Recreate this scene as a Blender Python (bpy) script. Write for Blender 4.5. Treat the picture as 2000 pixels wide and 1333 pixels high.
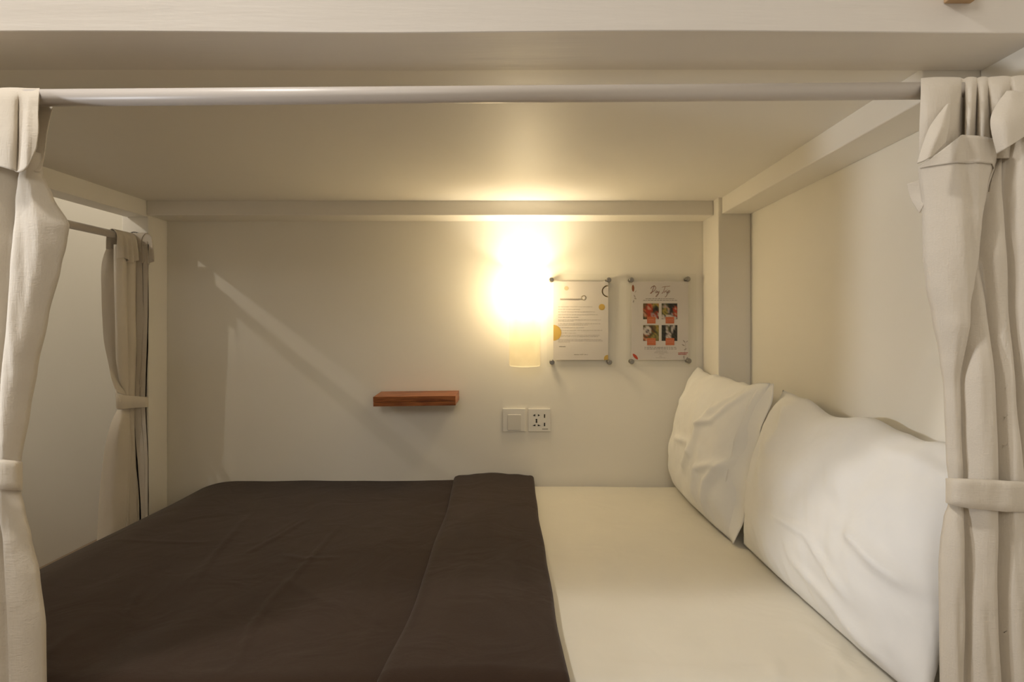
import bpy, bmesh, math, random
from mathutils import Vector, noise
for o in list(bpy.data.objects):
    bpy.data.objects.remove(o)
random.seed(4)
S = bpy.context.scene
COL = S.collection
# ---------------------------------------------------------------- camera
F = 1111.0                 # focal length in pixels of the 2000 px frame
ZC = 1.05                  # eye height above the floor
cam = bpy.data.cameras.new('camera')
co = bpy.data.objects.new('camera', cam); COL.objects.link(co)
co.location = (0, 0, ZC); co.rotation_euler = (math.pi/2, 0, 0)
cam.lens = F*36/2000; cam.sensor_width = 36
cam.shift_x = -0.011; cam.shift_y = -0.0148
cam.clip_start = 0.02
S.camera = co
# ---------------------------------------------------------------- world, exposure
S.view_settings.view_transform = 'Standard'
S.view_settings.look = 'None'
S.view_settings.gamma = 1
S.view_settings.use_curve_mapping = False
S.view_settings.exposure = 0.0
w = bpy.data.worlds.new('world'); S.world = w; w.use_nodes = True
w.node_tree.nodes['Background'].inputs[0].default_value = (1.0, 0.87, 0.70, 1)
w.node_tree.nodes['Background'].inputs[1].default_value = 0.23

def light(name, kind, loc, target, energy, color, size=0.1, **kw):
    l = bpy.data.lights.new(name, kind); l.energy = energy; l.color = color
    if kind == 'AREA':
        l.size = size
    else:
        l.shadow_soft_size = size
    for k, v in kw.items():
        setattr(l, k, v)
    o = bpy.data.objects.new(name, l); COL.objects.link(o)
    o.location = (loc[0], loc[1], ZC+loc[2])
    if target:
        d = Vector((target[0], target[1], ZC+target[2])) - o.location
        o.rotation_euler = d.to_track_quat('-Z', 'Y').to_euler()
    return o
# small lamp in the passage at the foot of the bunk
light('passage_wall_lamp', 'POINT', (-2.05, 1.40, .856), None, 9.0, (1, .93, .84), .008)
light('passage_fill_light', 'AREA', (-1.85, 2.65, 1.4), (-1.95, 2.6, 0), 2.5, (1, .93, .85), .2)  # fill added out of view to brighten the passage wall
# ceiling lamp of the aisle in front of the bunk
light('aisle_ceiling_lamp', 'AREA', (-1.07, 0.38, 1.46), (-0.2, 0.9, 0.0), 15, (1, .95, .90), .14)
# narrow cool spot added low on the left to brighten the right wall
light('right_wall_fill_spot', 'SPOT', (-2.05, 0.42, -0.02), (0.797, 1.14, 0.02), 66, (.91, .94, 1.0), .07, spot_size=math.radians(35), spot_blend=.8)
light('aisle_front_lamp', 'AREA', (-0.4, -1.9, 1.3), (0.2, 0.9, 0.2), 17, (1, .95, .89), .9)

# ---------------------------------------------------------------- helpers
def P(px, py, Y):
    return Vector(((px-1022)*Y/F, Y, ZC+(637-py)*Y/F))
def tag(o, label=None, cat=None, group=None, kind=None):
    if label: o['label'] = label
    if cat: o['category'] = cat
    if group: o['group'] = group
    if kind: o['kind'] = kind
    return o
def empty(name, loc, label=None, cat=None, group=None):
    o = bpy.data.objects.new(name, None); COL.objects.link(o)
    o.location = loc; o.empty_display_size = .05
    return tag(o, label, cat, group)
def link(name, bm, m, parent=None, smooth=False):
    bmesh.ops.recalc_face_normals(bm, faces=bm.faces)
    me = bpy.data.meshes.new(name); bm.to_mesh(me); bm.free()
    for p in me.polygons: p.use_smooth = smooth
    ms = m if isinstance(m, list) else [m]
    for q in ms: me.materials.append(q)
    o = bpy.data.objects.new(name, me); COL.objects.link(o)
    if parent:
        o.parent = parent
        L = Vector((0, 0, 0)); q = parent
        while q: L += q.location; q = q.parent
        o.location = -L
        # keep the part's own vertices at world coordinates relative to the thing
        for v in me.vertices: v.co = v.co - L
        o.location = (0, 0, 0)
    return o
def add_box(bm, a, b, bev=0):
    """a, b : opposite corners, z measured from the eye height"""
    x0, y0, z0 = a; x1, y1, z1 = b
    vs = [bm.verts.new((x, y, ZC+z)) for x in (x0, x1) for y in (y0, y1) for z in (z0, z1)]
    fs = [(0,1,3,2),(4,6,7,5),(0,4,5,1),(2,3,7,6),(0,2,6,4),(1,5,7,3)]
    ff = [bm.faces.new([vs[i] for i in f]) for f in fs]
    if bev:
        es = list({e for f in ff for e in f.edges})
        bmesh.ops.bevel(bm, geom=es, offset=bev, segments=3, profile=.6, affect='EDGES')
def box(name, a, b, m, parent=None, bev=0, kind=None):
    bm = bmesh.new(); add_box(bm, a, b, bev)
    o = link(name, bm, m, parent)
    if kind: o['kind'] = kind
    return o
def add_tube(bm, a, b, r, n=24, caps=True, r2=None):
    a = Vector(a); b = Vector(b); d = (b-a).normalized()
    u = d.orthogonal().normalized(); v = d.cross(u)
    r2 = r if r2 is None else r2
    A = [bm.verts.new(a+(u*math.cos(t)+v*math.sin(t))*r) for t in [2*math.pi*i/n for i in range(n)]]
    B = [bm.verts.new(b+(u*math.cos(t)+v*math.sin(t))*r2) for t in [2*math.pi*i/n for i in range(n)]]
    for i in range(n):
        f = bm.faces.new((A[i], A[(i+1)%n], B[(i+1)%n], B[i])); f.smooth = True
    if caps:
        bm.faces.new(A[::-1]); bm.faces.new(B)
def smooth_by_flag(o):
    o.data.polygons.foreach_set('use_smooth', [len(p.vertices) == 4 for p in o.data.polygons])
def interp(poly, t):
    if t <= poly[0][0]: return poly[0][1]
    for (a, va), (b, vb) in zip(poly, poly[1:]):
        if t <= b:
            k = (t-a)/(b-a) if b > a else 0
            k2 = k*k*(3-2*k)
            k = .5*k+.5*k2
            return va+(vb-va)*k
    return poly[-1][1]
def catmull(pts, n):
    """resample list of tuples/Vectors to n points"""
    m = len(pts); out = []
    for i in range(n):
        t = i*(m-1)/(n-1); k = min(int(t), m-2); f = t-k
        p0 = pts[max(k-1, 0)]; p1 = pts[k]; p2 = pts[k+1]; p3 = pts[min(k+2, m-1)]
        out.append(0.5*((2*p1)+(p2-p0)*f+(2*p0-5*p1+4*p2-p3)*f*f+(3*p1-p0-3*p2+p3)*f*f*f))
    return out
def grid_mesh(bm, rows):
    V = [[bm.verts.new(p) for p in r] for r in rows]
    for i in range(len(V)-1):
        for j in range(len(V[0])-1):
            bm.faces.new((V[i][j], V[i][j+1], V[i+1][j+1], V[i+1][j]))
    return V
def cloth_patch(name, cols, m, parent, nu=28, nv=40, thick=.0015, wr=.0012, freq=22):
    """cols: list of columns, every column a list of (px, py, Y)"""
    C = [catmull([P(*p) for p in c], nv) for c in cols]
    rows = []
    for j in range(nv):
        rows.append(catmull([c[j] for c in C], nu))
    for r in rows:
        for p in r:
            p += Vector((.3, 1, 0))*wr*noise.noise(Vector((p.x*freq*1.6, p.y*freq, p.z*freq*.5)))*2
    bm = bmesh.new(); grid_mesh(bm, rows)
    o = link(name, bm, m, parent, True)
    if thick:
        s = o.modifiers.new('thickness', 'SOLIDIFY'); s.thickness = thick; s.offset = 0
    return o
def curtain_panel(name, L, valleys, R, py0, py1, Y0, m, parent, amp=.035, mapf=None, nrow=210, nseg=16, topf=None):
    """vertical cloth hanging in folds; L, R, valleys are polylines (py, px)"""
    mapf = mapf or (lambda px, py, d: P(px, py, Y0) + Vector((0, -d, 0)))
    lines = [L]+valleys+[R]; rows = []
    for i in range(nrow+1):
        k = i/nrow; r = []
        for s in range(len(lines)-1):
            for j in range(nseg + (1 if s == len(lines)-2 else 0)):
                t = j/nseg
                # top edge may follow its own curve
                pxm = None
                py = py0+(py1-py0)*k
                a = interp(lines[s], py); b = interp(lines[s+1], py)
                if b < a+1: b = a+1
                px = a+(b-a)*t
                if topf:
                    top = topf(px); py = top+(py1-top)*k
                    a = interp(lines[s], py); b = max(a+1, interp(lines[s+1], py)); px = a+(b-a)*t
                wv = (b-a)*Y0/F
                A = min(.62*wv, amp)
                d = A*(1-abs(2*t-1)**2.8)
                z = (637-py)*Y0/F; x = (px-1022)*Y0/F
                e = min(1, 5*t, 5*(1-t))
                d += e*.004*noise.noise(Vector((x*38+s*9.1, 3.3, z*3.2)))+e*.0018*noise.noise(Vector((x*90, s, z*14)))
                d += e*.0035*noise.noise(Vector((x*62+z*6, s*2.7, z*1.6)))
                r.append(mapf(px, py, d))
        rows.append(r)
    bm = bmesh.new(); grid_mesh(bm, rows)
    o = link(name, bm, m, parent, True)
    s = o.modifiers.new('thickness', 'SOLIDIFY'); s.thickness = .0007; s.offset = 0
    return o

# ---------------------------------------------------------------- materials
def mat(name, col, rough=.6, spec=.3, noise_scale=0, noise_amt=0, bump=0, bscale=60, bstretch=(1, 1, 1), **kw):
    m = bpy.data.materials.new(name); m.use_nodes = True
    nt = m.node_tree; b = nt.nodes['Principled BSDF']
    b.inputs['Base Color'].default_value = (*col, 1); b.inputs['Roughness'].default_value = rough
    b.inputs['Specular IOR Level'].default_value = spec
    for k, v in kw.items(): b.inputs[k].default_value = v
    tc = nt.nodes.new('ShaderNodeTexCoord')
    if noise_amt:
        n = nt.nodes.new('ShaderNodeTexNoise'); n.inputs['Scale'].default_value = noise_scale; n.inputs['Detail'].default_value = 5
        nt.links.new(tc.outputs['Object'], n.inputs['Vector'])
        r = nt.nodes.new('ShaderNodeMapRange'); r.inputs[3].default_value = 1-noise_amt; r.inputs[4].default_value = 1+noise_amt*.5
        nt.links.new(n.outputs['Fac'], r.inputs[0])
        x = nt.nodes.new('ShaderNodeVectorMath'); x.operation = 'SCALE'
        x.inputs[0].default_value = col; nt.links.new(r.outputs[0], x.inputs['Scale'])
        nt.links.new(x.outputs[0], b.inputs['Base Color'])
    if bump:
        mp = nt.nodes.new('ShaderNodeMapping'); mp.inputs['Scale'].default_value = bstretch
        nt.links.new(tc.outputs['Object'], mp.inputs[0])
        n = nt.nodes.new('ShaderNodeTexNoise'); n.inputs['Scale'].default_value = bscale; n.inputs['Detail'].default_value = 6
        nt.links.new(mp.outputs[0], n.inputs['Vector'])
        bp = nt.nodes.new('ShaderNodeBump'); bp.inputs['Strength'].default_value = bump; bp.inputs['Distance'].default_value = .002
        nt.links.new(n.outputs['Fac'], bp.inputs['Height']); nt.links.new(bp.outputs[0], b.inputs['Normal'])
    return m
def fabric(name, col, weave=.25, wscale=900, rough=.9, translucent=0, slub=0):
    m = mat(name, col, rough, .12, 9, .05)
    nt = m.node_tree; b = nt.nodes['Principled BSDF']
    b.inputs['Sheen Weight'].default_value = .15; b.inputs['Sheen Roughness'].default_value = .5
    tc = nt.nodes.new('ShaderNodeTexCoord')
    hs = []
    for st in ((1, 1, .12), (.12, 1, 1)):
        mp = nt.nodes.new('ShaderNodeMapping'); mp.inputs['Scale'].default_value = st
        n = nt.nodes.new('ShaderNodeTexNoise'); n.inputs['Scale'].default_value = wscale; n.inputs['Detail'].default_value = 2
        nt.links.new(tc.outputs['Object'], mp.inputs[0]); nt.links.new(mp.outputs[0], n.inputs['Vector']); hs.append(n)
    ad = nt.nodes.new('ShaderNodeMath'); ad.operation = 'ADD'
    nt.links.new(hs[0].outputs['Fac'], ad.inputs[0]); nt.links.new(hs[1].outputs['Fac'], ad.inputs[1])
    # broad soft creases
    n3 = nt.nodes.new('ShaderNodeTexNoise'); n3.inputs['Scale'].default_value = 7; n3.inputs['Detail'].default_value = 3; n3.inputs['Distortion'].default_value = .8
    nt.links.new(tc.outputs['Object'], n3.inputs['Vector'])
    b1 = nt.nodes.new('ShaderNodeBump'); b1.inputs['Strength'].default_value = weave; b1.inputs['Distance'].default_value = .0006
    b2 = nt.nodes.new('ShaderNodeBump'); b2.inputs['Strength'].default_value = .35; b2.inputs['Distance'].default_value = .012
    nt.links.new(n3.outputs['Fac'], b2.inputs['Height']); nt.links.new(ad.outputs[0], b1.inputs['Height'])
    nt.links.new(b2.outputs[0], b1.inputs['Normal']); nt.links.new(b1.outputs[0], b.inputs['Normal'])
    if translucent:
        t = nt.nodes.new('ShaderNodeBsdfTranslucent'); t.inputs[0].default_value = (*[c*.95 for c in col], 1)
        mx = nt.nodes.new('ShaderNodeMixShader'); mx.inputs[0].default_value = translucent
        out = nt.nodes['Material Output']
        nt.links.new(b.outputs[0], mx.inputs[1]); nt.links.new(t.outputs[0], mx.inputs[2]); nt.links.new(mx.outputs[0], out.inputs[0])
    return m
WHITE = (.88, .84, .75)
M = {}
M['wall'] = mat('painted_plaster', WHITE, .75, .25, 3, .03, .12, 14)
M['paint'] = mat('brushed_white_paint', (.87, .83, .75), .5, .35, 4, .03, .5, 26, (.12, 1, 1))
M['paint_y'] = mat('brushed_white_paint_depthwise', (.87, .83, .75), .5, .35, 4, .03, .25, 26, (1, .12, 1))
M['floor'] = mat('floor_boards', (.30, .22, .15), .5, .4, 6, .2, .2, 20, (.1, 1, 1))
M['rail'] = mat('old_brushed_paint', (.76, .715, .65), .5, .3, 4, .04, .8, 26, (.10, 1, 1))
M['rod'] = mat('white_enamel_tube', (.62, .57, .52), .38, .5, 6, .04)
M['steel'] = mat('brushed_steel', (.36, .34, .30), .3, .5, 40, .15, Metallic=1.0)
M['darksteel'] = mat('dark_screw_steel', (.10, .09, .08), .4, .5, 40, .1, Metallic=.8)
M['plastic'] = mat('white_switch_plastic', (.80, .77, .71), .35, .45, 8, .02)
M['plastic2'] = mat('white_rocker_plastic', (.70, .67, .61), .3, .45, 8, .02)
M['black'] = mat('socket_hole_black', (.02, .018, .015), .6, .3, 30, .1)
M['grey_print'] = mat('grey_print', (.30, .28, .25), .7, .2, 30, .1)
M['curtain'] = fabric('natural_cotton_curtain', (.78, .71, .60), .8, 420, translucent=.12)
M['sheet'] = fabric('cream_sheet_cotton', (.82, .78, .68), .10, 1400)
M['pillow'] = fabric('white_pillow_cotton', (.88, .87, .84), .10, 1400)
M['blanket'] = fabric('dark_brown_cotton', (.043, .026, .017), .35, 900, .95)
M['blanket'].node_tree.nodes['Principled BSDF'].inputs['Sheen Weight'].default_value = .12
M['paper'] = mat('printed_paper', (.74, .69, .65), .7, .2, 20, .02)
M['ink'] = mat('grey_ink', (.27, .23, .20), .8, .1, 50, .1)
M['ink_light'] = mat('light_grey_ink', (.42, .37, .33), .8, .1, 50, .1)
M['mustard'] = mat('mustard_ink', (.62, .42, .12), .8, .1, 50, .1)
M['ochre'] = mat('pale_ochre_ink', (.58, .42, .22), .8, .1, 50, .1)
M['pale'] = mat('pale_yellow_ink', (.66, .55, .36), .8, .1, 50, .1)
M['brown_ink'] = mat('brown_ink', (.36, .13, .06), .8, .1, 50, .1)
M['orange'] = mat('orange_ink', (.62, .19, .09), .8, .1, 50, .1)
M['orange_l'] = mat('pale_orange_ink', (.70, .34, .24), .8, .1, 50, .1)
M['red'] = mat('red_ink', (.55, .09, .05), .8, .1, 50, .1)

def wood_mat():
    m = mat('oiled_teak', (.30, .09, .02), .38, .45)
    nt = m.node_tree; b = nt.nodes['Principled BSDF']
    tc = nt.nodes.new('ShaderNodeTexCoord'); mp = nt.nodes.new('ShaderNodeMapping'); mp.inputs['Scale'].default_value = (.9, 7, 14)
    nt.links.new(tc.outputs['Object'], mp.inputs[0])
    n = nt.nodes.new('ShaderNodeTexNoise'); n.inputs['Scale'].default_value = 9; n.inputs['Detail'].default_value = 8; n.inputs['Distortion'].default_value = 1.4
    nt.links.new(mp.outputs[0], n.inputs['Vector'])
    cr = nt.nodes.new('ShaderNodeValToRGB')
    cr.color_ramp.elements[0].position = .3; cr.color_ramp.elements[0].color = (.14, .032, .008, 1)
    cr.color_ramp.elements[1].position = .7; cr.color_ramp.elements[1].color = (.46, .16, .045, 1)
    nt.links.new(n.outputs['Fac'], cr.inputs[0]); nt.links.new(cr.outputs[0], b.inputs['Base Color'])
    return m
M['teak'] = wood_mat()
M['oak'] = mat('pale_raw_timber', (.50, .33, .18), .6, .3, 30, .25, .3, 30, (.1, 1, 1))
def acrylic_mat():
    m = bpy.data.materials.new('clear_acrylic'); m.use_nodes = True; nt = m.node_tree
    nt.nodes.remove(nt.nodes['Principled BSDF']); out = nt.nodes['Material Output']
    t = nt.nodes.new('ShaderNodeBsdfTransparent'); t.inputs[0].default_value = (.99, .99, .985, 1)
    g = nt.nodes.new('ShaderNodeBsdfGlossy'); g.inputs['Roughness'].default_value = .03
    fr = nt.nodes.new('ShaderNodeFresnel'); fr.inputs[0].default_value = 1.45
    mx = nt.nodes.new('ShaderNodeMixShader')
    ml = nt.nodes.new('ShaderNodeMath'); ml.operation = 'MULTIPLY'; ml.inputs[1].default_value = .15; nt.links.new(fr.outputs[0], ml.inputs[0])
    nt.links.new(ml.outputs[0], mx.inputs[0]); nt.links.new(t.outputs[0], mx.inputs[1]); nt.links.new(g.outputs[0], mx.inputs[2]); nt.links.new(mx.outputs[0], out.inputs[0])
    return m
M['acrylic'] = acrylic_mat()
def shade_mat():
    m = bpy.data.materials.new('frosted_lamp_glass'); m.use_nodes = True; nt = m.node_tree
    b = nt.nodes['Principled BSDF']; b.inputs['Base Color'].default_value = (.9, .84, .66, 1); b.inputs['Roughness'].default_value = .35
    t = nt.nodes.new('ShaderNodeBsdfTranslucent')
    tc = nt.nodes.new('ShaderNodeTexCoord'); n = nt.nodes.new('ShaderNodeTexNoise'); n.inputs['Scale'].default_value = 22; n.inputs['Detail'].default_value = 4
    nt.links.new(tc.outputs['Object'], n.inputs['Vector'])
    cr = nt.nodes.new('ShaderNodeValToRGB'); cr.color_ramp.elements[0].color = (.56, .50, .36, 1); cr.color_ramp.elements[1].color = (.70, .65, .50, 1)
    nt.links.new(n.outputs['Fac'], cr.inputs[0]); nt.links.new(cr.outputs[0], t.inputs[0])
    tr = nt.nodes.new('ShaderNodeBsdfTransparent'); tr.inputs[0].default_value = (1, .93, .78, 1)
    m1 = nt.nodes.new('ShaderNodeMixShader'); m1.inputs[0].default_value = .75
    nt.links.new(b.outputs[0], m1.inputs[1]); nt.links.new(t.outputs[0], m1.inputs[2])
    m2 = nt.nodes.new('ShaderNodeMixShader'); m2.inputs[0].default_value = .40
    nt.links.new(m1.outputs[0], m2.inputs[1]); nt.links.new(tr.outputs[0], m2.inputs[2])
    nt.links.new(m2.outputs[0], nt.nodes['Material Output'].inputs[0])
    return m
M['shade'] = shade_mat()
def bulb_mat():
    m = bpy.data.materials.new('glowing_bulb'); m.use_nodes = True; b = m.node_tree.nodes['Principled BSDF']
    b.inputs['Emission Color'].default_value = (1, .82, .55, 1); b.inputs['Emission Strength'].default_value = 14
    return m
M['bulb'] = bulb_mat()

# ---------------------------------------------------------------- the setting
H = .445                                            # underside of the upper bunk above eye height
YW = 2.16; XR = .797; CEIL = 1.5
box('floor', (-2.3, -2.6, -ZC-.05), (.92, 3.3, -ZC), M['floor'], kind='structure')
box('ceiling', (-2.3, -2.6, CEIL), (.92, 3.3, CEIL+.05), M['wall'], kind='structure')
box('wall_back', (-1.43, YW, -ZC), (XR, 3.24, CEIL), M['wall'], kind='structure')
box('wall_right', (XR, -2.6, -ZC), (XR+.12, 3.24, CEIL), M['wall'], kind='structure')
box('wall_left', (-2.2, -2.6, -ZC), (-2.1, 3.12, CEIL), M['wall'], kind='structure')
box('wall_far', (-2.3, 3.12, -ZC), (-1.43, 3.24, CEIL), M['wall'], kind='structure')

# ---------------------------------------------------------------- bunk frame
bunk = empty('bunk_bed', (-.3, 1.5, 0), 'white painted timber bunk bed frame built in between the walls, enclosing the bed', 'bunk bed')
bm = bmesh.new()
# front rail with a slightly wavy hand-cut lower edge
n = 60; secs = []
for i in range(n+1):
    x = -1.55+(XR+1.55)*i/n
    dz = .0016*noise.noise(Vector((x*2.1, 0, 0)))*2
    secs.append([bm.verts.new((x, y, ZC+z)) for (y, z) in ((.860, .80), (.860, H+.0012+dz), (.8612, H+dz), (.989, H+dz*.5), (.990, H+.001), (.990, .80))])
for a, b in zip(secs, secs[1:]):
    for k in range(6):
        bm.faces.new((a[k], a[(k+1) % 6], b[(k+1) % 6], b[k]))
bm.faces.new(secs[0]); bm.faces.new(secs[-1][::-1])
link('front_rail', bm, M['rail'], bunk)
box('deck_panel', (-1.447, .99, H+.004), (XR, YW, H+.03), M['paint'], bunk)
box('back_rail', (-1.351, 2.04, .397), (.682, YW, H+.006), M['paint'], bunk, .003)
box('side_rail', (.695, .99, .392), (XR, 1.99, H+.006), M['paint_y'], bunk, .003)
box('side_rail', (-1.43, .982, .392), (-1.351, 2.049, H+.006), M['paint_y'], bunk, .003)
box('post', (.682, 1.99, -ZC), (XR, YW, H+.006), M['paint_y'], bunk, .004)
box('post', (-1.447, 2.05, -ZC), (-1.351, YW, H+.002), M['paint_y'], bunk, .004)
box('post', (-1.43, .862, -ZC), (-1.351, .98, H-.002), M['paint_y'], bunk, .004)
box('bed_base', (-1.35, .95, -ZC), (XR, 2.05, -.80), M['paint'], bunk, .004)
# raw timber block under the upper guard, on the face of the front rail
bm = bmesh.new(); add_box(bm, ((1872-1022)*.83/F, .815, (637-8)*.86/F), ((1921-1022)*.83/F+.004, .860, .62), .002)
o = link('timber_block', bm, M['oak'])
tag(o, 'small raw timber block on the bunk front rail at the top right corner', 'timber block')

# ---------------------------------------------------------------- wall lamp
LX = (1025-1022)*2.075/F; LR = .0565
lamp = empty('wall_lamp', (LX, YW, ZC+.02), 'glowing frosted glass cylinder wall lamp mounted beside the printed notices', 'lamp')
zt = (637-533)*2.075/F; zb = (637-716)*2.075/F
bm = bmesh.new(); n = 48
def ring(r, z): return [bm.verts.new((LX+r*math.cos(2*math.pi*i/n), 2.075+r*math.sin(2*math.pi*i/n), ZC+z)) for i in range(n)]
rs = [ring(LR, zt), ring(LR, zb+.006), ring(LR-.003, zb+.001), ring(LR-.012, zb), ]
for a, b in zip(rs, rs[1:]):
    for i in range(n): bm.faces.new((a[i], a[(i+1) % n], b[(i+1) % n], b[i]))
bm.faces.new(rs[-1])
o = link('lamp_shade', bm, M['shade'], lamp, True)
box('mounting_plate', (LX-.03, 2.147, -.06), (LX+.03, YW, .12), M['plastic'], lamp, .002)
bz = (637-578)*2.075/F
bm = bmesh.new(); bmesh.ops.create_uvsphere(bm, u_segments=24, v_segments=16, radius=.024)
for v in bm.verts: v.co += Vector((LX, 2.058, ZC+bz))
link('bulb', bm, M['bulb'], lamp, True)
bm = bmesh.new(); add_tube(bm, (LX, 2.058, ZC+bz-.06), (LX, 2.058, ZC+bz-.02), .014); link('bulb_holder', bm, M['plastic'], lamp)
l = light('wall_lamp_light', 'POINT', (LX, 2.056, bz+.008), None, 12.8, (1, .86, .63), .036)

# ---------------------------------------------------------------- teak shelf
sh = empty('wall_shelf', (-.391, YW, ZC-.27), 'small oiled reddish wood floating shelf on the back wall left of the lamp', 'shelf')
bm = bmesh.new(); add_box(bm, (-.539, 2.042, -.266), (-.243, YW-.001, -.247), .0012)
a = link('shelf_board', bm, M['teak'], sh)
bm = bmesh.new(); add_box(bm, (-.539, 2.042, -.282), (-.243, YW-.001, -.267), .0012)
b = link('shelf_board', bm, M['teak'], sh)
sh.rotation_euler = (math.radians(3), -math.radians(.8), 0)

# ---------------------------------------------------------------- switch and socket
def wpx(px): return (px-1022)*YW/F
def wpy(py): return (637-py)*YW/F
sw = empty('light_switch', (wpx(1004), YW, ZC+wpy(821)), 'white square light switch with one rocker, left of the power socket', 'switch')
box('cover_plate', (wpx(982), YW-.009, wpy(843)), (wpx(1026.5), YW, wpy(798)), M['plastic'], sw, .002)
box('rocker', (wpx(991.5), YW-.0125, wpy(840)), (wpx(1018), YW-.009, wpy(809.5)), M['plastic2'], sw, .0015)
so = empty('power_socket', (wpx(1053), YW, ZC+wpy(821)), 'white universal power socket with usb slots, right of the light switch', 'socket')
box('cover_plate', (wpx(1031.5), YW-.009, wpy(843)), (wpx(1075), YW, wpy(798.5)), M['plastic'], so, .002)
def c8(u, v): return (wpx(950+u/13.333), wpy(770+v/13.333))
def flat(pts, Y, m, name, parent, th=.0006):
    bm = bmesh.new()
    A = [bm.verts.new((x, Y, ZC+z)) for x, z in pts]; B = [bm.verts.new((x, Y-th, ZC+z)) for x, z in pts]
    bm.faces.new(A); bm.faces.new(B[::-1])
    for i in range(len(A)):
        j = (i+1) % len(A); bm.faces.new((A[i], A[j], B[j], B[i]))
    return link(name, bm, m, parent)
for pts in ([(1210, 548), (1272, 515), (1272, 575)], [(1340, 518), (1340, 575), (1395, 548)], [(1195, 815), (1275, 782), (1275, 830)], [(1335, 782), (1410, 815), (1335, 832)],
            [(1275, 665), (1302, 632), (1328, 665), (1312, 690), (1328, 725), (1302, 750), (1277, 725), (1292, 690)]):
    flat([c8(*p) for p in pts], YW-.009, M['black'], 'pin_hole', so)
for v0, v1 in ((520, 612), (742, 830)):
    flat([c8(1496, v0), c8(1528, v0), c8(1528, v1), c8(1496, v1)], YW-.009, M['black'], 'usb_slot', so)
flat([c8(1450, 893), c8(1600, 893), c8(1600, 913), c8(1450, 913)], YW-.009, M['grey_print'], 'maker_print', so, .0003)

# ---------------------------------------------------------------- acrylic notices
YP = 2.1445
KP = YP/F
def notice(name, ox, px0, px1, py0, py1, studs, label):
    t = empty(name, ((px0+px1-2044)/2*KP, YW, ZC+(637-(py0+py1)/2)*KP), label, 'notice')
    bm = bmesh.new(); add_box(bm, ((px0-1022)*KP, 2.1385, (637-py1)*KP), ((px1-1022)*KP, 2.1415, (637-py0)*KP), .0004)
    link('acrylic_panel', bm, M['acrylic'], t)
    for (sx, sy) in studs:
        bm = bmesh.new(); c = P(sx, sy, 2.135)
        add_tube(bm, (c.x, YW, c.z), (c.x, 2.133, c.z), .0085); add_tube(bm, (c.x, 2.133, c.z), (c.x, 2.1295, c.z), .0095, r2=.0075)
        add_tube(bm, (c.x, 2.1295, c.z), (c.x, 2.1285, c.z), .0035)
        s = link('standoff_screw', bm, M['steel'], t); smooth_by_flag(s)
    return t
def cc(ox, u, v): return ((ox+u*.14259-1022)*KP, (637-(530+v*.14259))*KP)
def prect(ox, u0, v0, u1, v1, m, name, parent, lay=1):
    return flat([cc(ox, u0, v0), cc(ox, u1, v0), cc(ox, u1, v1), cc(ox, u0, v1)], YP-.0002*lay, m, name, parent, .0002)
def multi(ox, rects, m, name, parent, lay=1):
    bm = bmesh.new(); Y = YP-.0002*lay-.0002
    for r in rects:
        pts = [cc(ox, *p) for p in r]
        vs = [bm.verts.new((x, Y, ZC+z)) for x, z in pts]; bm.faces.new(vs)
    return link(name, bm, m, parent)
def stroke(pts, w):
    """pts in crop coords -> quads of a pen line"""
    out = []
    for (a, b), (c, d) in zip(pts, pts[1:]):
        L = math.hypot(c-a, d-b) or 1; nx = -(d-b)/L*w/2; ny = (c-a)/L*w/2; ex = (c-a)/L*w*.3; ey = (d-b)/L*w*.3
        out.append([(a+nx-ex, b+ny-ey), (c+nx+ex, d+ny+ey), (c-nx+ex, d-ny+ey), (a-nx-ex, b-ny-ey)])
    return out
def spl(pts, n=4):
    v = [Vector((p[0], p[1], 0)) for p in pts]
    return [(q.x, q.y) for q in catmull(v, (len(pts)-1)*n+1)]
def words(u0, u1, v, h, rnd, gap=7):
    out = []; u = u0
    while u < u1-6:
        wl = min(rnd.uniform(14, 46), u1-u)
        # letters: short uneven strokes
        k = u
        while k < u+wl-3:
            hh = h*rnd.choice((.65, .65, .8, 1.1)); out.append([(k, v-hh/2), (k+4.2, v-hh/2), (k+4.2, v+h*.35), (k, v+h*.35)]); k += 6
        u += wl+gap
    return out
def arc(cx, cy, r, a0, a1, n=20): return [(cx+r*math.cos(math.radians(a0+(a1-a0)*i/n)), cy+r*math.sin(math.radians(a0+(a1-a0)*i/n))) for i in range(n+1)]

rnd = random.Random(7)
n1 = notice('acrylic_notice', 1060, 1068, 1203, 536, 717, [(1077, 547), (1189, 547), (1078, 708), (1190.5, 708)],
            'clear acrylic notice holding a typed letter with yellow circles, right beside the lamp')
bm = bmesh.new(); x0, z1 = cc(1060, 145, 140); x1, z0 = cc(1060, 897, 1218); add_box(bm, (x0, YP, z0), (x1, YP+.0006, z1))
pp = link('letter_sheet', bm, M['paper'], n1)
rows = [(490, 680), (525, 510), (560, 715), (600, 755), (633, 490), (668, 800), (686, 430), (722, 800), (740, 620), (775, 570), (813, 815), (850, 460), (880, 780), (897, 770), (938, 800), (956, 820), (973, 380)]
q = []
for v, u1 in rows: q += words(212, u1, v, 9, rnd)
multi(1060, q, M['ink_light'], 'letter_text', pp)
q = []
for k in range(11):
    u = 238+k*27; q += stroke(spl([(u, 398), (u+8, 372), (u+13, 400), (u+20, 380), (u+25, 396)], 3), 4)
multi(1060, q, M['ink_light'], 'letter_heading', pp)
multi(1060, words(225, 312, 1035, 14, rnd, 4), M['ink'], 'signature_line', pp)
multi(1060, words(430, 500, 1145, 12, rnd, 4)+words(508, 560, 1143, 12, rnd, 4)+words(570, 620, 1145, 12, rnd, 4), M['ink'], 'letter_footer', pp)
multi(1060, [arc(325, 235, 30, 0, 360)], M['pale'], 'printed_circle', pp)
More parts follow.
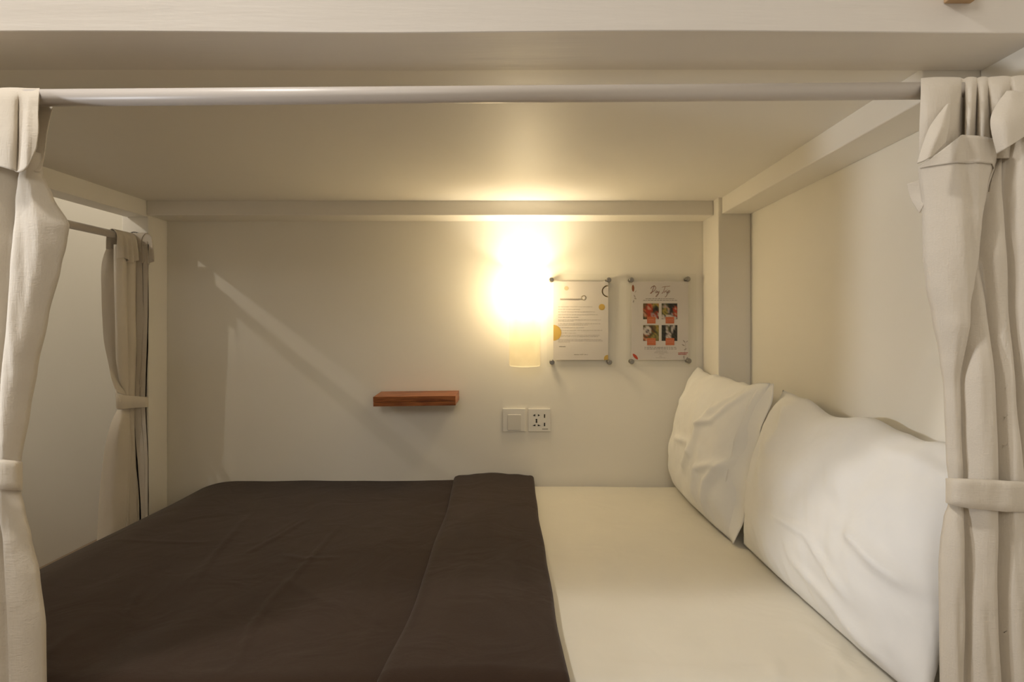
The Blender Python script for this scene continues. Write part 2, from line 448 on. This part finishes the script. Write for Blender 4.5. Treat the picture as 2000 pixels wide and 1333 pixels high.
multi(1060, stroke(arc(890, 275, 74, 90, 270), 15), M['ochre'], 'printed_ring', pp)
multi(1060, stroke(arc(562, 366, 29, 0, 360), 9), M['pale'], 'printed_ring', pp, 2)
multi(1060, [arc(810, 493, 43, 0, 360)], M['mustard'], 'printed_circle', pp)
multi(1060, [arc(147, 845, 108, -90, 90)], M['mustard'], 'printed_circle', pp, 2)
multi(1060, [arc(890, 1200, 52, 150, 275)+[(895, 1200), (895, 1216), (850, 1216)]], M['mustard'], 'printed_circle', pp)

OX = 1215
n2 = notice('acrylic_notice', OX, 1223, 1359, 536, 717, [(1233, 547), (1343.5, 545.5), (1234, 707), (1345.5, 705.5)],
            'clear acrylic notice holding a Day Trip poster with four photographs, beside the corner post')
bm = bmesh.new(); x0, z1 = cc(OX, 130, 140); x1, z0 = cc(OX, 908, 1218); add_box(bm, (x0, YP, z0), (x1, YP+.0006, z1))
pp = link('poster_sheet', bm, M['paper'], n2)
T = []
# script 'Day Trip'
T += stroke(spl([(440, 200), (425, 245), (402, 300), (388, 306), (398, 292), (440, 270), (462, 230), (445, 203), (410, 215), (392, 240)]), 6)      # D
T += stroke(spl([(478, 272), (462, 275), (456, 296), (468, 298), (480, 276), (478, 296), (484, 298)]), 5)                                         # a
T += stroke(spl([(488, 274), (490, 294), (500, 290), (508, 272), (498, 310), (478, 342), (462, 350), (470, 330), (510, 298)]), 5)              # y
T += stroke(spl([(548, 222), (580, 212), (632, 210), (655, 204)]), 5)+stroke(spl([(590, 212), (578, 250), (562, 290), (545, 305)]), 6)            # T
T += stroke(spl([(588, 272), (582, 298), (590, 280), (602, 270), (606, 276)]), 5)                                                                 # r
T += stroke(spl([(614, 272), (608, 296), (616, 296), (622, 288)]), 5)+stroke([(618, 256), (621, 252)], 6)                                         # i
T += stroke(spl([(634, 270), (620, 310), (600, 350), (585, 352)]), 5)+stroke(spl([(632, 282), (646, 266), (655, 278), (640, 296), (628, 294)]), 5)  # p
multi(OX, T, M['brown_ink'], 'poster_title', pp)
multi(OX, words(322, 712, 378, 12, rnd, 9)+words(288, 755, 401, 12, rnd, 9), M['ink'], 'poster_text', pp)
multi(OX, words(308, 740, 1046, 12, rnd, 9)+words(308, 748, 1067, 12, rnd, 9), M['ink'], 'poster_text', pp)
q = []
for v, a, b in ((1092, 470, 610), (1106, 450, 620), (1121, 440, 632), (1137, 500, 570), (1166, 512, 545), (1188, 465, 592)): q += words(a, b, v, 8, rnd, 5)
multi(OX, q, M['ink_light'], 'poster_small_print', pp)
PH = {
 'a': ["GBBOODYYYO", "BGBRROYGYO", "GBRSROGDKY", "RBRSSRDKKG", "BORRRRKDKB", "SBRRRBDBRB", "GSBRRPPRBW", "BSORRPRPRW", "DGBROOPWRD", "DDBOROOBWD"],
 'b': ["KDGDKKDKDK", "DGPGDKKDKD", "GPSPDKDKRD", "DGYGSDKRSR", "GYYGPDKRRB", "DYGYPKDBRR", "GGYGDKPRSB", "PWDWWWPBRR", "WWPWPPWWWB", "DPWKKDDPWK"],
 'c': ["GBGDGBGYYY", "DGWWBDGBYG", "BWWWWDBGYY", "WWPKWBDGYG", "WWKPWGBDGY", "BWWWBDGYGL", "GBOBDGYGLG", "SBDGGYLGLL", "BOSOGGLGLG", "DBSSOOGLGB"],
 'd': ["KDKGWDKWKD", "DKDPGKPWDK", "KDKWGKWPKD", "DKKPGDWKDK", "KDDWPDPKKD", "DKKDPWDKDK", "KDKPWPKDKD", "DKDWPWDKDK", "DDKDWPDDKD", "KDDKDDKDDK"]}
PC = {'G': (.16, .15, .06), 'B': (.20, .08, .04), 'O': (.55, .20, .08), 'D': (.07, .065, .045), 'K': (.03, .03, .03), 'Y': (.42, .32, .08), 'R': (.45, .06, .03),
      'S': (.62, .36, .24), 'P': (.40, .33, .32), 'W': (.66, .60, .54), 'L': (.30, .27, .10)}
def photo_mat():
    m = mat('printed_photograph', (.5, .5, .5), .6, .2)
    at = m.node_tree.nodes.new('ShaderNodeAttribute'); at.attribute_name = 'ink'
    m.node_tree.links.new(at.outputs['Color'], m.node_tree.nodes['Principled BSDF'].inputs['Base Color']); return m
M['photo'] = photo_mat()
for key, u0, v0 in (('a', 288, 443), ('b', 541, 443), ('c', 288, 740), ('d', 541, 740)):
    bm = bmesh.new(); rows = []; cols = []
    for j in range(10):
        r = []
        for i in range(10):
            x, z = cc(OX, u0+215*i/9, v0+217*j/9); r.append((x, YP-.0006, ZC+z)); cols.append(PC[PH[key][j][i]])
        rows.append(r)
    grid_mesh(bm, rows)
    o = link('printed_photo', bm, M['photo'], pp)
    ca = o.data.color_attributes.new('ink', 'FLOAT_COLOR', 'POINT')
    for i, c in enumerate(cols): ca.data[i].color = (*c, 1)
for (a, b, c, d) in ((342, 628, 458, 718), (595, 628, 712, 718), (342, 918, 460, 1015), (595, 918, 715, 1015)):
    prect(OX, a, b, c, d, M['orange'], 'orange_tag', pp, 4)
    multi(OX, words(a+16, c-14, b+36, 10, rnd, 5)+words(a+10, c-10, b+56, 9, rnd, 5), M['orange_l'], 'tag_text', pp, 6)
def leaf(cu, cv, L, W, ang):
    a = math.radians(ang); out = []
    for i in range(16):
        t = 2*math.pi*i/16; x = L*math.cos(t); y = W*math.sin(t)*abs(math.sin(t))**.3
        out.append((cu+x*math.cos(a)-y*math.sin(a), cv+x*math.sin(a)+y*math.cos(a)))
    return out
multi(OX, [leaf(150, 235, 48, 17, 88)], M['brown_ink'], 'printed_leaf', pp)
multi(OX, [leaf(182, 1172, 52, 20, 48)], M['red'], 'printed_leaf', pp)
multi(OX, [leaf(172, 345, 22, 7, 60), leaf(182, 376, 16, 8, 20), leaf(156, 415, 20, 7, 110), leaf(185, 280, 20, 4, 120)], M['ink_light'], 'printed_leaf', pp)
multi(OX, [leaf(848, 962, 22, 7, 50), leaf(888, 965, 18, 5, 130),
           leaf(838, 1015, 24, 8, 30), leaf(866, 1072, 22, 7, 150), leaf(846, 1182, 24, 7, 80), leaf(890, 1190, 20, 6, 130)]+stroke(spl([(850, 1210), (856, 1120), (870, 1040), (862, 960)]), 3),
      M['ink_light'], 'printed_leaf', pp)
multi(OX, words(768, 902, 1120, 15, rnd, 3)+words(768, 886, 1140, 17, rnd, 3), M['red'], 'red_logo_text', pp, 3)

# ---------------------------------------------------------------- curtain rods
RY = .88
rod = empty('curtain_rod', tuple(P(1000, 180, RY)), 'long white metal curtain rod across the open front of the bunk', 'curtain rod', )
A = P(-600, 197, RY); B = P(2026, 176, RY)
bm = bmesh.new(); add_tube(bm, A, B, .0127, 32); o = link('rod_tube', bm, M['rod'], rod); smooth_by_flag(o)
bm = bmesh.new(); add_tube(bm, B-Vector((.012, 0, 0)), (XR, B.y, B.z), .022, 28); o = link('end_bracket', bm, M['rod'], rod); smooth_by_flag(o)
XL = -1.395; rz = .312
rod2 = empty('curtain_rod', (XL, 1.5, ZC+rz), 'white curtain rod across the open foot end on the left', 'curtain rod')
bm = bmesh.new(); add_tube(bm, (XL, .98, ZC+rz), (XL, 2.05, ZC+rz), .0127, 24); o = link('rod_tube', bm, M['rod'], rod2); smooth_by_flag(o)
bm = bmesh.new(); add_tube(bm, (XL, 2.038, ZC+rz), (XL, 2.05, ZC+rz), .026, 24)
for s in (-1, 1): add_tube(bm, (XL, 2.038, ZC+rz+s*.019), (XL, 2.032, ZC+rz+s*.019), .004, 10)
o = link('end_bracket', bm, M['darksteel'], rod2)

# ---------------------------------------------------------------- left front curtain
MC = M['curtain']
cl = empty('curtain', tuple(P(0, 190, RY)), 'cream cotton curtain tied back at the left edge of the bunk front', 'curtain', )
L = [(200, -640), (900, -640), (1333, -640)]
W0 = [[(200, a), (900, a+20), (960, a+20), (1333, a)] for a in (-560, -480, -400, -320, -240, -160)]  # unseen folds, widened to block light coming in left of the curtain
V0 = [(200, -70), (600, -60), (900, -60), (960, -60), (1400, -80)]
V1 = [(330, 47), (400, 35), (460, 28), (530, 24), (650, 18), (760, 9), (895, 2), (955, 2), (1000, 10), (1050, 17), (1333, 24)]
V2 = [(330, 76), (380, 84), (475, 92), (620, 80), (760, 50), (895, 30), (955, 30), (1100, 60), (1400, 70)]
R = [(300, 80), (340, 84), (385, 104), (440, 136), (475, 131), (520, 120), (620, 95), (720, 74), (800, 60), (900, 42), (955, 40), (1000, 50), (1050, 62), (1120, 78), (1220, 90), (1400, 92)]
curtain_panel('curtain_panel', L, W0+[V0, V1], R, 300, 1700, RY, MC, cl, .022)
cols = []
for px, bot, dy in ((-640, 322, 0), (-600, 322, .006), (-540, 322, 0), (-480, 322, .006), (-420, 322, 0), (-360, 322, .005), (-300, 322, 0), (-230, 322, .006), (-170, 322, 0), (-110, 322, .006), (-60, 322, 0), (-25, 322, .004), (0, 325, 0), (22, 331, -.002), (31, 333, .004), (36, 336, .011), (42, 336, .002), (54, 329, -.003), (66, 314, 0), (76, 290, .002)):
    e = (80-px)*0 
    cols.append([(px+1, 250, RY+.022), (px+1, 200, RY+.020), (px+1, 174, RY+.004), (px+1, 184, RY-.016+dy*.2), (px+.5, 215, RY-.024+dy), (px-1, 215+(bot-215)*.5, RY-.036+dy*1.2), (px-3 if px < 60 else px-6, bot, RY-.038+dy*.6)])
cloth_patch('header_flap', cols, MC, cl, 170, 60, .002, .0012)
cloth_patch('header_back', [[(60, 200, RY+.02), (62, 260, RY+.015), (66, 335, RY-.012)], [(90, 200, RY+.022), (84, 255, RY+.015), (76, 335, RY-.008)], [(104, 206, RY+.02), (92, 258, RY+.012), (81, 330, RY-.004)]], MC, cl, 16, 24)
def tie(name, pts, Yb, parent, h=1):
    cols = []
    for (px, t, b, d) in pts:
        mid = (t+b)/2
        cols.append([(px, t, Yb-d+.003), (px, t+(b-t)*.12, Yb-d-.001), (px, mid, Yb-d-.002), (px, t+(b-t)*.85, Yb-d-.002), (px, b, Yb-d+.002)])
    return cloth_patch(name, cols, MC, parent, 60, 20, .003, .0012, 30)
tie('tieback', [(-645, 905, 955, -.02), (-640, 903, 953, .015), (-600, 903, 953, .036), (-400, 903, 953, .037), (-200, 903, 953, .037), (-90, 903, 953, .036), (-30, 902, 955, .038), (5, 900, 956, .036), (30, 902, 958, .028), (41, 904, 960, .006), (40, 905, 958, -.02)], RY, cl)

# ---------------------------------------------------------------- right front curtain
cr = empty('curtain', tuple(P(1900, 190, RY)), 'cream cotton curtain tied back at the right edge, in front of the large pillow', 'curtain')
L = [(270, 1793), (330, 1793), (400, 1801), (500, 1802), (560, 1808), (620, 1820), (700, 1835), (760, 1843), (900, 1848), (935, 1852), (985, 1852), (1010, 1843), (1060, 1836), (1100, 1833), (1400, 1836)]
V1 = [(280, 1945), (302, 1945), (370, 1926), (437, 1915), (494, 1907), (560, 1897), (600, 1886), (737, 1870), (930, 1876), (990, 1876), (1400, 1875)]
V2 = [(280, 1950), (302, 1950), (370, 1930), (437, 1919), (494, 1911), (587, 1920), (710, 1931), (941, 1938), (996, 1938), (1177, 1936), (1400, 1946)]
V3 = [(280, 1957), (302, 1956), (370, 1951), (600, 1961), (760, 1974), (941, 1990), (1000, 1990), (1400, 1999)]
R = [(280, 2014), (600, 2016), (900, 2016), (1400, 2016)]
def topf(px): return 276+max(0, (1848-px))*.93 if px < 1848 else (276+(px-1848)*.12 if px < 1945 else 262)
curtain_panel('curtain_panel', L, [V1, V2, V3], R, 276, 1700, RY, MC, cr, .03, topf=topf, nrow=230)
cols = []
for px, dy, bx in ((1799, .004, -4), (1812, -.002, -3), (1835, -.004, -2), (1860, -.002, -2), (1874, .006, -4), (1879, .02, 0), (1884, .02, 3), (1889, .004, -4), (1898, -.002, -6), (1905, .004, -5), (1909, .014, -4), (1914, .003, -2),
                   (1924, 0, 0), (1930, .01, 8), (1936, .002, 8), (1955, -.004, 6), (1968, .002, 4), (1974, .01, 2), (1982, 0, 1), (2000, -.004, 0), (2014, .004, 0)):
    top = 154 - (px-1799)*.02 + dy*150
    cols.append([(px, 240, RY+.022), (px, 185, RY+.020), (px, top, RY+.003), (px, top+14, RY-.016+dy*.3), (px+bx*.3, 210, RY-.019+dy*1.1), (px+bx*.7, 250, RY-.018+dy*1.2), (px+bx, 310, RY-.010+dy)])
cloth_patch('gathered_header', cols, MC, cr, 170, 60, .0016, .001)
cloth_patch('header_flap', [[(1848, 206, RY-.024), (1814, 252, RY-.040), (1791, 320, RY-.040)], [(1851, 204, RY-.026), (1834, 256, RY-.052), (1814, 309, RY-.052)], [(1855, 203, RY-.022), (1853, 240, RY-.040), (1846, 278, RY-.044)]], MC, cr, 24, 30, .002)
cloth_patch('header_flap', [[(1966, 178, RY-.026), (1934, 232, RY-.040), (1946, 301, RY-.042)], [(1980, 178, RY-.030), (1965, 235, RY-.054), (1968, 288, RY-.056)], [(2000, 182, RY-.028), (2002, 225, RY-.046), (2004, 264, RY-.048)], [(2020, 184, RY-.024), (2022, 222, RY-.036), (2022, 252, RY-.038)]], MC, cr, 28, 30, .002)
curtain_panel('hem_band', L, [], V1, 276, 330, RY, MC, cr, .03, lambda px, py, d: P(px, py, RY)+Vector((0, -d-.003, 0)), 10, 40, topf)
cloth_patch('loose_tab', [[(1771, 360, RY+.012), (1778, 388, RY+.012), (1796, 417, RY+.006)], [(1784, 356, RY+.006), (1790, 380, RY+.006), (1802, 405, RY)], [(1797, 352, RY), (1803, 372, RY), (1808, 392, RY)]], MC, cr, 14, 18, .002)
tie('tieback', [(1852, 936, 980, -.02), (1849, 935, 982, .006), (1862, 936, 986, .028), (1885, 937, 991, .036), (1915, 938, 995, .037), (1950, 940, 998, .037), (1990, 942, 1000, .034), (2014, 943, 1000, .02), (2020, 943, 1000, -.005)], RY, cr)

# ---------------------------------------------------------------- curtain at the foot end
cf = empty('curtain', (XL, 2.05, ZC+rz), 'cream curtain gathered and tied on the foot end rod, seen beyond the blanket', 'curtain')
def mapx(px, py, d):
    Y = min(XL*F/(px-1022), 2.03)
    return Vector((max(XL, (px-1022)*Y/F)+d*.8, Y, ZC+(637-py)*Y/F))
L = [(500, 222), (700, 226), (745, 232), (768, 243), (800, 247), (860, 250), (1100, 246)]
V1 = [(500, 243), (600, 244), (700, 246), (768, 248), (800, 251), (880, 255), (1100, 250)]
V2 = [(500, 262), (600, 262), (700, 265), (768, 262), (800, 262), (850, 263), (900, 267), (985, 272), (1100, 274)]
V3 = [(500, 276), (600, 278), (768, 272), (800, 274), (900, 281), (1100, 283)]
R = [(500, 289), (600, 289), (768, 284), (800, 284), (900, 289), (1100, 289)]
curtain_panel('curtain_panel', L, [V1], V2, 478, 1180, 2.0, MC, cf, .035, mapx, 90, 12)
curtain_panel('curtain_panel', [(500, 262), (700, 264), (800, 262), (850, 260), (880, 262), (985, 274), (1180, 284)], [V3], R, 478, 1180, 2.0, MC, cf, .035, mapx, 90, 12)
hc = []
for i, px in enumerate((219, 224, 229, 234, 239, 244, 249, 254, 259, 264, 269, 274, 279, 284, 288)):
    Y = min(XL*F/(px-1022), 2.03); X0 = max(XL, (px-1022)*Y/F); d = .006*(1 if i % 2 else -1)
    def q(dx, dz):
        xx = X0+dx; return Vector((xx, Y, ZC+rz+dz))
    hc.append([q(-.022, -.05), q(-.019, 0), q(0, .019), q(.018+d*.4, 0), q(.022+d, -.04), q(.024+d*1.3, -.085+.008*math.sin(i))])
C = [catmull(c, 40) for c in hc]
bm = bmesh.new(); grid_mesh(bm, [catmull([c[j] for c in C], 90) for j in range(40)])
o = link('gathered_header', bm, MC, cf, True); s = o.modifiers.new('thickness', 'SOLIDIFY'); s.thickness = .002
cloth_patch('curtain_wing', [[(213, 474, 1.95), (199, 512, 1.94), (198, 580, 1.94), (204, 670, 1.95), (216, 730, 1.95), (228, 768, 1.95)], [(219, 474, 1.96), (212, 520, 1.95), (213, 580, 1.955), (217, 670, 1.96), (224, 730, 1.96), (236, 770, 1.96)],
            [(223, 474, 1.97), (223, 520, 1.97), (225, 580, 1.975), (228, 670, 1.975), (234, 730, 1.98), (246, 773, 1.99)]], MC, cf, 20, 50)
cloth_patch('curtain_wing', [[(232, 795, 1.95), (216, 830, 1.93), (203, 890, 1.92), (196, 950, 1.92), (190, 1040, 1.92), (186, 1180, 1.92)], [(241, 795, 1.95), (236, 830, 1.92), (228, 890, 1.92), (222, 950, 1.92), (217, 1040, 1.92), (214, 1180, 1.92)],
            [(252, 795, 1.99), (253, 830, 1.97), (252, 890, 1.96), (250, 950, 1.955), (246, 1040, 1.95), (244, 1180, 1.95)]], MC, cf, 20, 50)
tc_ = []
for px, t, b, Y in ((226, 762, 780, 1.93), (228, 768, 798, 1.92), (240, 772, 800, 1.93), (255, 774, 798, 1.955), (270, 775, 797, 1.975), (284, 776, 796, 2.0), (289, 776, 796, 2.03)):
    tc_.append([(px, t, Y), (px, (t+b)/2, Y-.004), (px, b, Y)])
cloth_patch('tieback', tc_, MC, cf, 30, 12, .003)

# ---------------------------------------------------------------- mattress
mt = empty('mattress', (-.25, 1.55, ZC-.8), 'mattress in a cream fitted sheet, dark blanket over its left part', 'mattress')
MX0, MX1, MY0, MY1 = -1.20, XR-.004, .94, 2.15
bm = bmesh.new(); add_box(bm, (MX0+.01, MY0+.01, -.795), (MX1-.01, MY1-.01, -.615), .02); link('mattress_core', bm, M['sheet'], mt)
def bed_point(u, v, ztop=-.6, rad=.05, drop=.19, x0=MX0, x1=MX1, y0=MY0, y1=MY1):
    pass
def sheet_mesh(x0, x1, y0, y1, ztop, zbot, rad, res, hfun, ends=(True, True, True, True)):
    """top surface with rounded edges; ends = left, right, front, back edge turned down"""
    def axis(a, b, ea, eb):
        out = []
        if ea:
            for k in range(6): out.append((a, -(ztop-rad-zbot)*(1-k/6)-rad))       # straight side (coordinate, z below top)
            for k in range(8): t = math.pi/2*k/8; out.append((a+rad*(1-math.cos(t)), -rad*(1-math.sin(t))))
        n = max(2, int((b-a-rad*(ea+eb))/res)); s0 = a+rad*ea; s1 = b-rad*eb
        for k in range(n+1): out.append((s0+(s1-s0)*k/n, 0.0))
        if eb:
            for k in range(1, 9): t = math.pi/2*k/8; out.append((b-rad*(1-math.sin(t)) if False else b-rad+rad*math.sin(t), -rad*(1-math.cos(t))))
            for k in range(1, 7): out.append((b, -rad-(ztop-rad-zbot)*k/6))
        return out
    X = axis(x0, x1, ends[0], ends[1]); Y = axis(y0, y1, ends[2], ends[3])
    rows = []
    for (y, zy) in Y:
        r = []
        for (x, zx) in X:
            z = ztop+min(zx, zy) if (zx < -rad or zy < -rad) else ztop - min(rad, math.hypot(zx, zy))
            z += hfun(x, y)*(1 if zx > -rad and zy > -rad else .3)
            r.append((x, y, ZC+z))
        rows.append(r)
    bm = bmesh.new(); grid_mesh(bm, rows); return bm
def seg_dist(px, py, a, b):
    dx, dy = b[0]-a[0], b[1]-a[1]; t = max(0, min(1, ((px-a[0])*dx+(py-a[1])*dy)/(dx*dx+dy*dy)))
    return math.hypot(px-a[0]-t*dx, py-a[1]-t*dy), t
def bedxy(px, py, z=.59):
    Y = F*z/(py-637); return ((px-1022)*Y/F, Y)
def ridge_fun(ridges, z):
    R = [([bedxy(*p, z) for p in pts], h, wd) for pts, h, wd in ridges]
    def f(x, y):
        s = 0
        for pts, h, wd in R:
            n = len(pts)-1
            best = 9; bt = 0
            for i in range(n):
                d, t = seg_dist(x, y, pts[i], pts[i+1])
                if d < best: best = d; bt = (i+t)/n
            if best < wd*3.5: s += h*math.exp(-(best/wd)**2)*min(1, 6*bt, 6*(1-bt)+.15)
        return s
    return f
rs = ridge_fun([([(1555, 1210), (1620, 1262), (1690, 1330)], .003, .010), ([(1640, 1250), (1630, 1330)], .003, .008), ([(1510, 1290), (1525, 1333)], .003, .008),
                ([(1110, 1290), (1400, 1312), (1560, 1300)], .002, .006), ([(1070, 1062), (1180, 1068)], .0012, .006), ([(1385, 1120), (1400, 1200)], .0012, .015)], .6)
def hs(x, y): return -.004*(x < -.3)-1.8*max(0, -1.06-x)**2+.003*noise.noise(Vector((x*3, y*3, 2)))+rs(x, y)+.0012*noise.noise(Vector((x*22, y*6, 1)))*max(0, 1.35-y)
bm = sheet_mesh(MX0, MX1, MY0, MY1, -.6, -.79, .035, .010, hs)
link('fitted_sheet', bm, M['sheet'], mt, True)

# ---------------------------------------------------------------- blanket
bk = empty('blanket', (-.6, 1.55, ZC-.59), 'dark brown cotton blanket spread over the foot half of the bed, top edge folded back', 'blanket')
ridges = [([(490, 1002), (440, 1058), (372, 1150)], .0035, .006), ([(472, 1030), (420, 1080), (360, 1142)], .002, .005), ([(604, 1012), (545, 1048), (474, 1086)], .0030, .006),
          ([(585, 1014), (520, 1054)], .002, .005), ([(668, 1022), (610, 1090), (530, 1170), (490, 1225), (462, 1300)], .0038, .006), ([(545, 1084), (600, 1094), (665, 1092)], .0022, .006),
          ([(278, 1145), (255, 1190), (245, 1240), (242, 1333)], .004, .006), ([(190, 1054), (300, 1058), (410, 1060)], .002, .005), ([(185, 1055), (270, 1018)], .002, .005),
          ([(520, 960), (470, 1040)], .0012, .008), ([(760, 1090), (740, 1200), (700, 1290)], .0015, .015), ([(555, 1130), (640, 1180)], .0012, .01), ([(60, 1300), (150, 1230)], .002, .01)]
rb = ridge_fun(ridges, .588)
def hb(x, y):
    h = -1.5*max(0, -1.08-x)**2+rb(x, y)+.006*noise.noise(Vector((x*2.3, y*2.3, 5)))+.0016*noise.noise(Vector((x*9, y*5, 3)))
    h += .0035*max(0, 1.3-y)*noise.noise(Vector((x*11, y*2.5, 8)))*3
    return h
bm = sheet_mesh(-1.292, -.20, .893, 2.157, -.588, -.93, .075, .008, hb, (True, False, True, False))
o = link('blanket_body', bm, M['blanket'], bk, True)
# folded-back band: a rolled double layer across the bed
bm = bmesh.new(); rows = []
ys = [2.156-(2.156-.93)*i/110 for i in range(111)]
prof = []
for i in range(13): t = math.pi*i/12; prof.append((-math.sin(t)*.012, .013-.013*math.cos(math.pi-t) if False else .013*(1-math.cos(t))))
for y in ys + [-1, -2, -3, -4]:
    yy = y if y > 0 else .93
    k = (2.156-yy)/(2.156-.93)
    xl = -.262+.03*math.sin(k*2.2)+.012*noise.noise(Vector((yy*3, 0, 0)))
    xr = .040+.034*k**1.4+.006*noise.noise(Vector((yy*5, 2, 0)))
    dz = 0; dy = 0
    if y < 0: dz = [0, .010, .035, .12, .32][int(-y)]; dy = [0, -.024, -.038, -.044, -.045][int(-y)]
    r = []
    zt0 = -.590; th = .023
    # left edge rises gently out of the blanket, right edge is a soft roll
    pts = [(xl, .000), (xl+.001, .010), (xl+.005, .018), (xl+.014, .022)]
    n = 40
    for i in range(1, n):
        x = xl+.014+(xr-.014-xl-.014)*i/n
        pts.append((x, .022+.004*noise.noise(Vector((x*9, yy*3, 4)))+.009*math.sin(i/n*math.pi)+.003*noise.noise(Vector((x*26, yy*2.2, 9)))))
    for i in range(0, 9):
        t = math.pi*i/8; pts.append((xr-.014+.014*math.sin(t), .0115+.0115*math.cos(t)))
    for (x, z) in pts: r.append((x, yy+dy, ZC+zt0+z-dz))
    rows.append(r)
grid_mesh(bm, rows)
o = link('folded_band', bm, M['blanket'], bk, True); s = o.modifiers.new('thickness', 'SOLIDIFY'); s.thickness = .002

# ---------------------------------------------------------------- pillows
def pillow(name, c, front, back, folds, label, seed, hem=False):
    BL, BR, TR, TL = [Vector(v) for v in c]
    nu, nv = 90, 70
    t = empty(name, tuple((BL+BR)/2+Vector((0, 0, ZC))), label, 'pillow', 'white bed pillows')
    nrm = ((BR-BL).cross(TL-BL)).normalized()
    if nrm.x > 0: nrm = -nrm
    def mid(s, v):
        # corners poke out, sides draw in
        inx = .016*(1-(2*v-1)**2); inz = .032*(1-(2*s-1)**2)
        s2 = inx+(1-2*inx)*s; v2 = inz*0+(1-inz)*v
        return (BL*(1-s2)+BR*s2)*(1-v2)+(TL*(1-s2)+TR*s2)*v2+Vector((0, 0, v*v*(.016*noise.noise(Vector((s*4.5, seed, 2)))+.006*noise.noise(Vector((s*13, seed, 5))))*min(1, 8*s, 8*(1-s))))
    def bulge(s, v): return (max(0, 1-abs(2*s-1)**3.6)**.6)*(max(0, 1-abs(2*v-1)**2.4)**.62)
    def fold(s, v):
        h = 0
        for pts, a, wd in folds:
            best = 9; bt = 0
            for i in range(len(pts)-1):
                d, q = seg_dist(s, v, pts[i], pts[i+1])
                if d < best: best = d; bt = (i+q)/(len(pts)-1)
            h += a*math.exp(-(best/wd)**2)*min(1, 5*bt+.1, 5*(1-bt)+.1)
        return h
    bm = bmesh.new(); fr = []; bk_ = []
    for j in range(nv+1):
        r1 = []; r2 = []
        for i in range(nu+1):
            s = i/nu; v = j/nv; edge = i in (0, nu) or j in (0, nv)
            m = mid(s, v); g = bulge(s, v); q = Vector((s*3+seed, v*3, seed))
            e = min(1, 14*min(s, 1-s, v, 1-v))
            h = front*g+e*(.012*noise.noise(q*1.1)+.005*noise.noise(q*3.1)+1.4*fold(s, v)+.0035*noise.noise(Vector((s*26+v*9, v*5-s*3, seed))))
            p = m+nrm*h
            p.z = max(p.z, -.596)
            w1 = bm.verts.new(p+Vector((0, 0, ZC))); r1.append(w1)
            if edge: r2.append(w1)
            else:
                p2 = m-nrm*(back*g); p2.x = min(p2.x, XR-.004 if p2.y < 1.99 else .678); p2.z = max(p2.z, -.596)
                r2.append(bm.verts.new(p2+Vector((0, 0, ZC))))
        fr.append(r1); bk_.append(r2)
    for j in range(nv):
        for i in range(nu):
            bm.faces.new((fr[j][i], fr[j][i+1], fr[j+1][i+1], fr[j+1][i]))
            try: bm.faces.new((bk_[j][i], bk_[j+1][i], bk_[j+1][i+1], bk_[j][i+1]))
            except ValueError: pass
    link('pillowcase', bm, M['pillow'], t, True)
    if hem:
        # loose open end of the case, hanging past the filling
        rows = []
        for j in range(41):
            v = j/40; a = mid(1, v); b = mid(.955, v)+nrm*front*bulge(.955, v)
            out = Vector((0, -1, 0)); r = []
            for i in range(9):
                k = i/8; p = b.lerp(a, min(1, k*1.3))+out*(.034*k*k)*(.6+.4*math.sin(v*math.pi))+nrm*(.007*math.sin(v*17+k*2)*k+.004*noise.noise(Vector((v*9, k*2, 1))))
                p.z = max(p.z, -.592)
                r.append(p+Vector((0, 0, ZC)))
            rows.append(r)
        bm = bmesh.new(); grid_mesh(bm, rows)
        o = link('open_hem', bm, M['pillow'], t, True); s = o.modifiers.new('thickness', 'SOLIDIFY'); s.thickness = .002
    return t
pillow('pillow', [(.565, 2.125, -.595), (.575, 1.565, -.595), (.690, 1.59, -.160), (.655, 2.145, -.155)], .095, .05,
       [([(.45, .2), (.62, .42), (.72, .75), (.90, .98)], .010, .035), ([(.30, .45), (.55, .48), (.66, .40)], .006, .025), ([(.70, .10), (.76, .35), (.95, .45)], .009, .03),
        ([(.62, .62), (.78, .70), (.93, .95)], .008, .022), ([(.10, .95), (.22, .7)], .006, .03), ([(.80, .05), (.86, .3), (.97, .5)], .008, .02)],
       'white pillow leaning in the back corner under the notices, farther of the two', 1.7, hem=True)
pillow('pillow', [(.600, 1.55, -.595), (.628, .885, -.595), (.782, .905, -.215), (.730, 1.60, -.180)], .10, .04,
       [([(.05, .98), (.12, .6), (.13, .3)], .007, .025), ([(.15, .97), (.25, .8), (.22, .6)], .006, .03), ([(.35, .35), (.6, .36), (.85, .2)], .006, .02), ([(.5, .2), (.75, .15), (.95, .0)], .006, .03),
        ([(.75, .5), (.98, .38)], .010, .03), ([(.7, .92), (.98, .86)], .006, .03)],
       'large white pillow leaning on the right wall, nearer the right curtain', 6.2)
